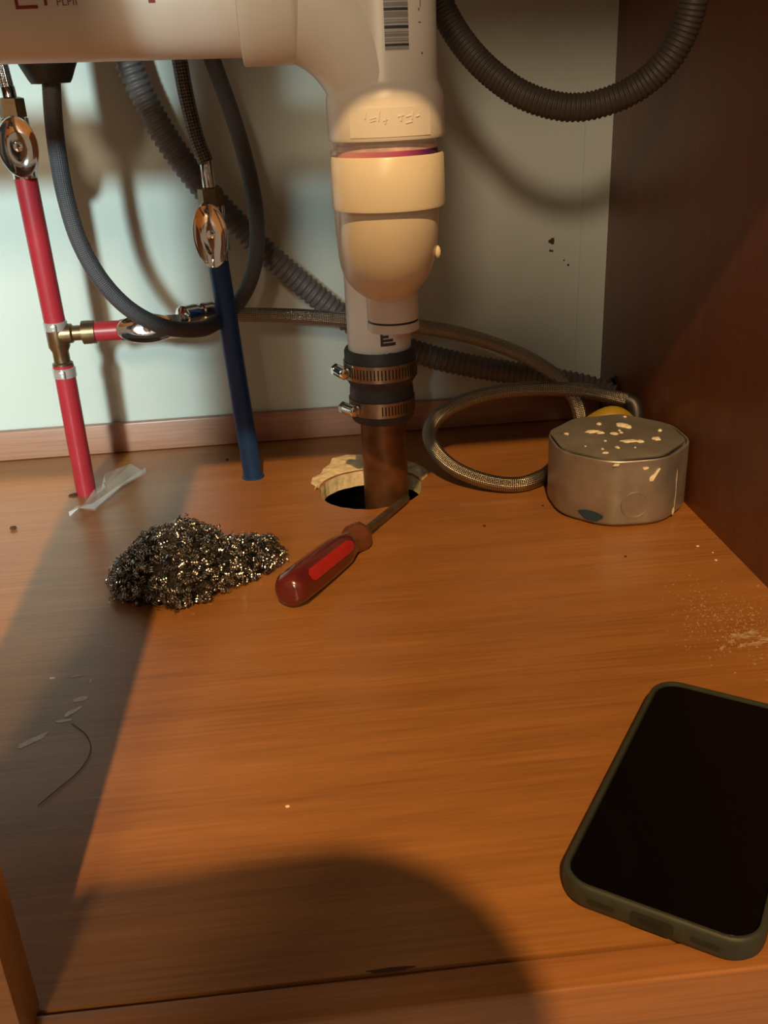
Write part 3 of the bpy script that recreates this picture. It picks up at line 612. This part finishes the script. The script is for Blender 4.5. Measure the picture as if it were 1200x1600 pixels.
# ------------------------------------------------------------------ screwdriver
S0 = Vector((-.0250, .5125, .0121)); S1 = Vector((.0690, .6665, .0035)); sd = (S1 - S0).normalized(); SL = (S1 - S0).length
scr = empty('screwdriver', tuple(S0)); tag(scr, 'red-handled screwdriver lying with its tip at the pipe hole', 'screwdriver')
def flute(h, th): return 1 + (.045 * math.cos(6 * th) if .008 < h < .072 else 0)
hp_ = [(0, .0030), (.0006, .0068), (.0022, .0092), (.005, .0108), (.0082, .0115), (.020, .0117), (.040, .0117), (.060, .0115), (.0700, .0110), (.0765, .0096), (.0790, .0088)]
obj('handle', lathe(bmesh.new(), S0, sd, hp_, 48, mod=flute), M_HANDLE, scr, angle=60)
obj('neck', lathe(bmesh.new(), S0, sd, [(.0775, .0060), (.0780, .0092), (.0815, .0084), (.0850, .0086), (.0925, .0106), (.0935, .0108), (.0985, .0104), (.1010, .0086), (.1013, .003)], 42, mod=lambda h, th: 1 + .035 * math.cos(6 * th)), M_AMBER, scr)
a_, u_, w_ = frame(sd)
view = (Vector((0, 0, .292)) - S0).normalized(); th0 = math.atan2(view.dot(w_), view.dot(u_)) + .10
bm = bmesh.new(); rows = []
for k in range(17):
    h = .014 + .058 * k / 16; e = min(1, min(k, 16 - k) / 1.5 + .45)
    rows.append([bm.verts.new(S0 + sd * h + (u_ * math.cos(th0 + d * e) + w_ * math.sin(th0 + d * e)) * (.0124 if h < .062 else .0124 - (h - .062) * .09)) for d in (-.34, -.17, 0, .17, .34)])
for A, B in zip(rows, rows[1:]):
    for j in range(4): bm.faces.new((A[j], A[j + 1], B[j + 1], B[j]))
obj('red_insert', bm, M_INSERT, scr)
obj('collar', lathe(bmesh.new(), S0, sd, [(.1005, .0060), (.1018, .0062), (.1026, .0045)], 28), M_INSERT, scr)
obj('shaft', lathe(bmesh.new(), S0, sd, [(.095, .0031), (SL - .012, .0031), (SL - .004, .0028), (SL, .0014)], 20), M_SHAFT, scr)

# ------------------------------------------------------------------ smartphone in an olive case
PL = Vector((math.cos(.9626), math.sin(.9626), 0)); PW = Vector((PL.y, -PL.x, 0)); PC0 = Vector((.0783, .2673, 0)); LW, LL = .0765, .152
ph = empty('smartphone', tuple(PC0 + PL * LL / 2 + PW * LW / 2)); tag(ph, 'black smartphone in a dark olive-green case at the lower right', 'phone')
def rrect(ins, z, r=.0135, seg=7):
    out = []; r = max(.002, r - ins)
    for (sx, sy, a0) in ((1, 1, 0), (-1, 1, 90), (-1, -1, 180), (1, -1, 270)):
        cx, cy = sx * (LW / 2 - ins - r), sy * (LL / 2 - ins - r)
        for k in range(seg + 1):
            t = math.radians(a0 + 90 * k / seg); out.append(ph.location + PW * (cx + r * math.cos(t)) + PL * (cy + r * math.sin(t)) + Vector((0, 0, z)))
    return out
def rstack(levels, c0=True, c1=True):
    bm = bmesh.new(); R = [[bm.verts.new(p) for p in rrect(i, z)] for (i, z) in levels]; n = len(R[0])
    for A, B in zip(R, R[1:]):
        for k in range(n): bm.faces.new((A[k], A[(k + 1) % n], B[(k + 1) % n], B[k]))
    if c0: bm.faces.new(R[0])
    if c1: bm.faces.new(R[-1])
    return bm
case = obj('case', rstack([(.0032, .0002), (.0016, .0008), (.0004, .0024), (0, .0045), (0, .0085), (.0003, .0108), (.0010, .0120), (.0018, .0123), (.0026, .0120), (.0030, .0106), (.0030, .0095)], True, False), M_CASE, ph, angle=50)
obj('screen', rstack([(.0031, .0030), (.0031, .0106), (.0036, .0110)]), M_GLASS, ph, angle=30)
def slot(u0, u1, z0, z1, mat, proud, name, parent, rnd_=1.0):
    bm = bmesh.new(); r = min((u1 - u0), (z1 - z0)) / 2 * rnd_; pts = []
    for (cx, cz, a0) in ((u1 - r, z1 - r, 0), (u0 + r, z1 - r, 90), (u0 + r, z0 + r, 180), (u1 - r, z0 + r, 270)):
        for k in range(5): t = math.radians(a0 + 90 * k / 4); pts.append((cx + r * math.cos(t), cz + r * math.sin(t)))
    A = [bm.verts.new(PC0 + PW * (LW / 2 + u) - PL * proud + Vector((0, 0, z))) for u, z in pts]; B = [bm.verts.new(PC0 + PW * (LW / 2 + u) + PL * .001 + Vector((0, 0, z))) for u, z in pts]; n = len(A)
    bm.faces.new(A)
    for k in range(n): bm.faces.new((A[k], A[(k + 1) % n], B[(k + 1) % n], B[k]))
    return obj(name, bm, mat, parent, False)
slot(-.0245, -.0140, .0050, .0076, M_CASED, .0002, 'speaker_slot', case); slot(.0140, .0245, .0050, .0076, M_CASED, .0002, 'speaker_slot', case)
pt = slot(-.0080, .0080, .0028, .0096, M_CASED, .0002, 'port_opening', case, .5); slot(-.0050, .0050, .0048, .0076, M_BLK, .0003, 'port', pt)

# ------------------------------------------------------------------ clear plastic scrap at the foot of the red pipe
fl = [(-.1930, .6840), (-.1860, .6880), (-.1760, .6950), (-.1600, .7260), (-.1460, .7700), (-.1600, .7800), (-.1740, .7860), (-.1790, .7600), (-.1800, .7480), (-.1815, .7250), (-.1870, .7150)]
bm = bmesh.new(); n = len(fl); cz = Vector((-.174, .735, .0045)); cv = bm.verts.new(cz); R0 = [bm.verts.new((x, y, .0006 + .0060 * (i % 2))) for i, (x, y) in enumerate(fl)]
R1 = [bm.verts.new(Vector((x, y, 0)).lerp(Vector((cz.x, cz.y, 0)), .5) + Vector((0, 0, .002 + .004 * ((i * 7) % 3) / 2))) for i, (x, y) in enumerate(fl)]
for i in range(n):
    j = (i + 1) % n; bm.faces.new((R0[i], R0[j], R1[j], R1[i])); bm.faces.new((R1[i], R1[j], cv))
ps = empty('plastic_scrap', (-.174, .735, 0)); tag(ps, 'clear crumpled plastic scrap at the foot of the red pipe', 'plastic scrap')
obj('film', bm, M_FILM, ps, False)
bm = bmesh.new(); ed_ = [(-.1930, .6840), (-.1860, .6880), (-.1760, .6950), (-.1600, .7260), (-.1460, .7700)]; wd_ = [.0010, .0055, .0030, .0050, .0008]
A = [bm.verts.new((x, y, .0022 + .0050 * (i % 2))) for i, (x, y) in enumerate(ed_)]; B = [bm.verts.new((x - w * .6, y + w * 1.4, .0055)) for (x, y), w in zip(ed_, wd_)]
for i in range(4): bm.faces.new((A[i], A[i + 1], B[i + 1], B[i]))
obj('folded_edge', bm, NTF, ps, False)

# ------------------------------------------------------------------ the person taking the picture: crouches behind the camera and shades the front of the floor
M_SKIN = plain('skin', (.50, .30, .20), .5); M_SHIRT = plain('dark_shirt', (.05, .055, .07), .85); M_TROU = plain('dark_trousers', (.03, .035, .05), .85); M_HAIRP = plain('brown_hair', (.05, .03, .018), .6)
def skin(name, verts, edges, mat, parent, root=0, sub=2):
    me = bpy.data.meshes.new(name); me.from_pydata([tuple(Vector(p) - parent.location) for p, _ in verts], edges, []); o = bpy.data.objects.new(name, me); link(o, parent)
    md = o.modifiers.new('skin', 'SKIN'); md.use_smooth_shade = True
    for i, (_, rr) in enumerate(verts):
        rr = rr if isinstance(rr, tuple) else (rr, rr); me.skin_vertices[0].data[i].radius = rr; me.skin_vertices[0].data[i].use_root = (i == root)
    sb = o.modifiers.new('sub', 'SUBSURF'); sb.levels = sub; sb.render_levels = sub; me.materials.append(mat); return o
pe = empty('person', (.08, -.72, -.132)); tag(pe, 'person in a dark shirt crouching behind the camera, holding a phone in both hands', 'person')
HD = Vector((-.068, -.215, .447))
body = [((.03, -.40, .365), .055), ((.0, -.33, .385), .050), ((-.04, -.265, .385), .052), ((-.060, -.225, .418), .072), ((-.060, -.205, .468), .078), ((-.060, -.200, .512), .060), ((-.055, -.150, .402), .035)]
be = [(0, 1), (1, 2), (2, 3), (3, 4), (4, 5), (3, 6)]
skin('head', body, be, M_SKIN, pe)
bm = bmesh.new(); bmesh.ops.create_uvsphere(bm, u_segments=32, v_segments=20, radius=1)
for v in bm.verts:
    c0 = v.co.copy(); k = 1 + .05 * noise.noise(c0 * 3.1) + .02 * noise.noise(c0 * 9)
    k *= 1.0 / (abs(c0.x) ** 4 + abs(c0.z) ** 4 + abs(c0.y) ** 2.6) ** .25
    v.co = Vector((HD.x + c0.x * .088 * k, HD.y - .012 + c0.y * .092 * k, HD.z + .036 + c0.z * .086 * k))
bmesh.ops.delete(bm, geom=[v for v in bm.verts if v.co.y > HD.y + .030 and v.co.z < HD.z + .055], context='VERTS')
obj('hair', bm, M_HAIRP, pe)
for sx in (-1, 1):
    bm = bmesh.new(); bmesh.ops.create_uvsphere(bm, u_segments=12, v_segments=8, radius=.011, matrix=Matrix.Translation((HD.x + sx * .031, HD.y + .074, HD.z + .012)))
    obj('eye', bm, M_BLK, pe)
obj('nose', tube(bmesh.new(), [(HD.x, HD.y + .080, HD.z + .012), (HD.x, HD.y + .094, HD.z - .012), (HD.x, HD.y + .080, HD.z - .024)], .010, 12), M_SKIN, pe)
for sx in (-1, 1):
    bm = bmesh.new(); bmesh.ops.create_uvsphere(bm, u_segments=12, v_segments=8, radius=1)
    for v in bm.verts: v.co = Vector((HD.x + sx * .084 + v.co.x * .009, HD.y + .004 + v.co.y * .018, HD.z + .004 + v.co.z * .030))
    obj('ear', bm, M_SKIN, pe)
sh = [((.10, -.74, .06), (.150, .115)), ((.085, -.62, .20), (.150, .115)), ((.05, -.48, .31), (.155, .110)), ((.03, -.41, .365), (.085, .075)),
      ((-.105, -.46, .345), .068), ((-.215, -.36, .215), .056), ((-.235, -.27, .095), .050), ((-.17, -.165, .135), .042),
      ((.195, -.46, .330), .068), ((.265, -.36, .200), .056), ((.245, -.26, .085), .050), ((.145, -.165, .130), .042)]
skin('shirt', sh, [(0, 1), (1, 2), (2, 3), (2, 4), (4, 5), (5, 6), (6, 7), (2, 8), (8, 9), (9, 10), (10, 11)], M_SHIRT, pe)
tr = [((.10, -.76, .04), (.150, .12)), ((-.03, -.62, -.02), .085), ((-.08, -.42, -.072), .062), ((-.07, -.62, -.085), .048), ((-.05, -.84, -.09), .040),
      ((.23, -.62, -.02), .085), ((.28, -.42, -.072), .062), ((.27, -.62, -.085), .048), ((.25, -.84, -.09), .040)]
skin('trousers', tr, [(0, 1), (1, 2), (2, 3), (3, 4), (0, 5), (5, 6), (6, 7), (7, 8)], M_TROU, pe)
for sx, wr, pm in ((-1, (-.165, -.160, .137), (-.085, -.070, .190)), (1, (.140, -.160, .132), (.055, -.072, .190))):
    wr, pm = Vector(wr), Vector(pm); ve = [(wr, .026), (wr.lerp(pm, .55), (.026, .020)), (pm, (.034, .016))]; ed = [(0, 1), (1, 2)]
    for f in range(4):
        p0 = pm + Vector((-sx * .006, .014, .026 - .017 * f)); n0 = len(ve)
        ve += [(p0, .0088), (p0 + Vector((-sx * .014, .022, .004)), .0082), (p0 + Vector((-sx * .034, .024, .006)), .0076)]; ed += [(2, n0), (n0, n0 + 1), (n0 + 1, n0 + 2)]
    t0 = len(ve); b0 = pm.lerp(wr, .35)
    ve += [(b0 + Vector((-sx * .012, -.012, .022)), .0100), (pm + Vector((-sx * .022, -.016, .022)), .0090), (pm + Vector((-sx * .038, -.008, .034)), .0080)]; ed += [(1, t0), (t0, t0 + 1), (t0 + 1, t0 + 2)]
    skin('hand', ve, ed, M_SKIN, pe)
# the phone that takes the picture, its lens just at the camera
cp = empty('camera_phone', (-.022, -.03, .23)); tag(cp, 'black phone held upright in both hands behind the camera', 'phone')
def slab(bm, a0, a1, d0, d1, n0, n1):
    C0 = Vector((0, 0, .292)) - CAM_F * .004; vs = [bm.verts.new(C0 + CAM_R * a + CAM_D * d - CAM_F * n) for n in (n0, n1) for (a, d) in ((a0, d0), (a1, d0), (a1, d1), (a0, d1))]
    for f in ((0, 1, 2, 3), (4, 5, 6, 7), (0, 1, 5, 4), (1, 2, 6, 5), (2, 3, 7, 6), (3, 0, 4, 7)): bm.faces.new([vs[i] for i in f])
    bmesh.ops.bevel(bm, geom=bm.edges[:], offset=.002, segments=3, affect='EDGES'); return bm
obj('body', slab(bmesh.new(), -.058, .014, -.014, .132, .0, .008), M_BLK, cp); obj('screen', slab(bmesh.new(), -.055, .011, -.011, .129, .0045, .0085), M_GLASS, cp)
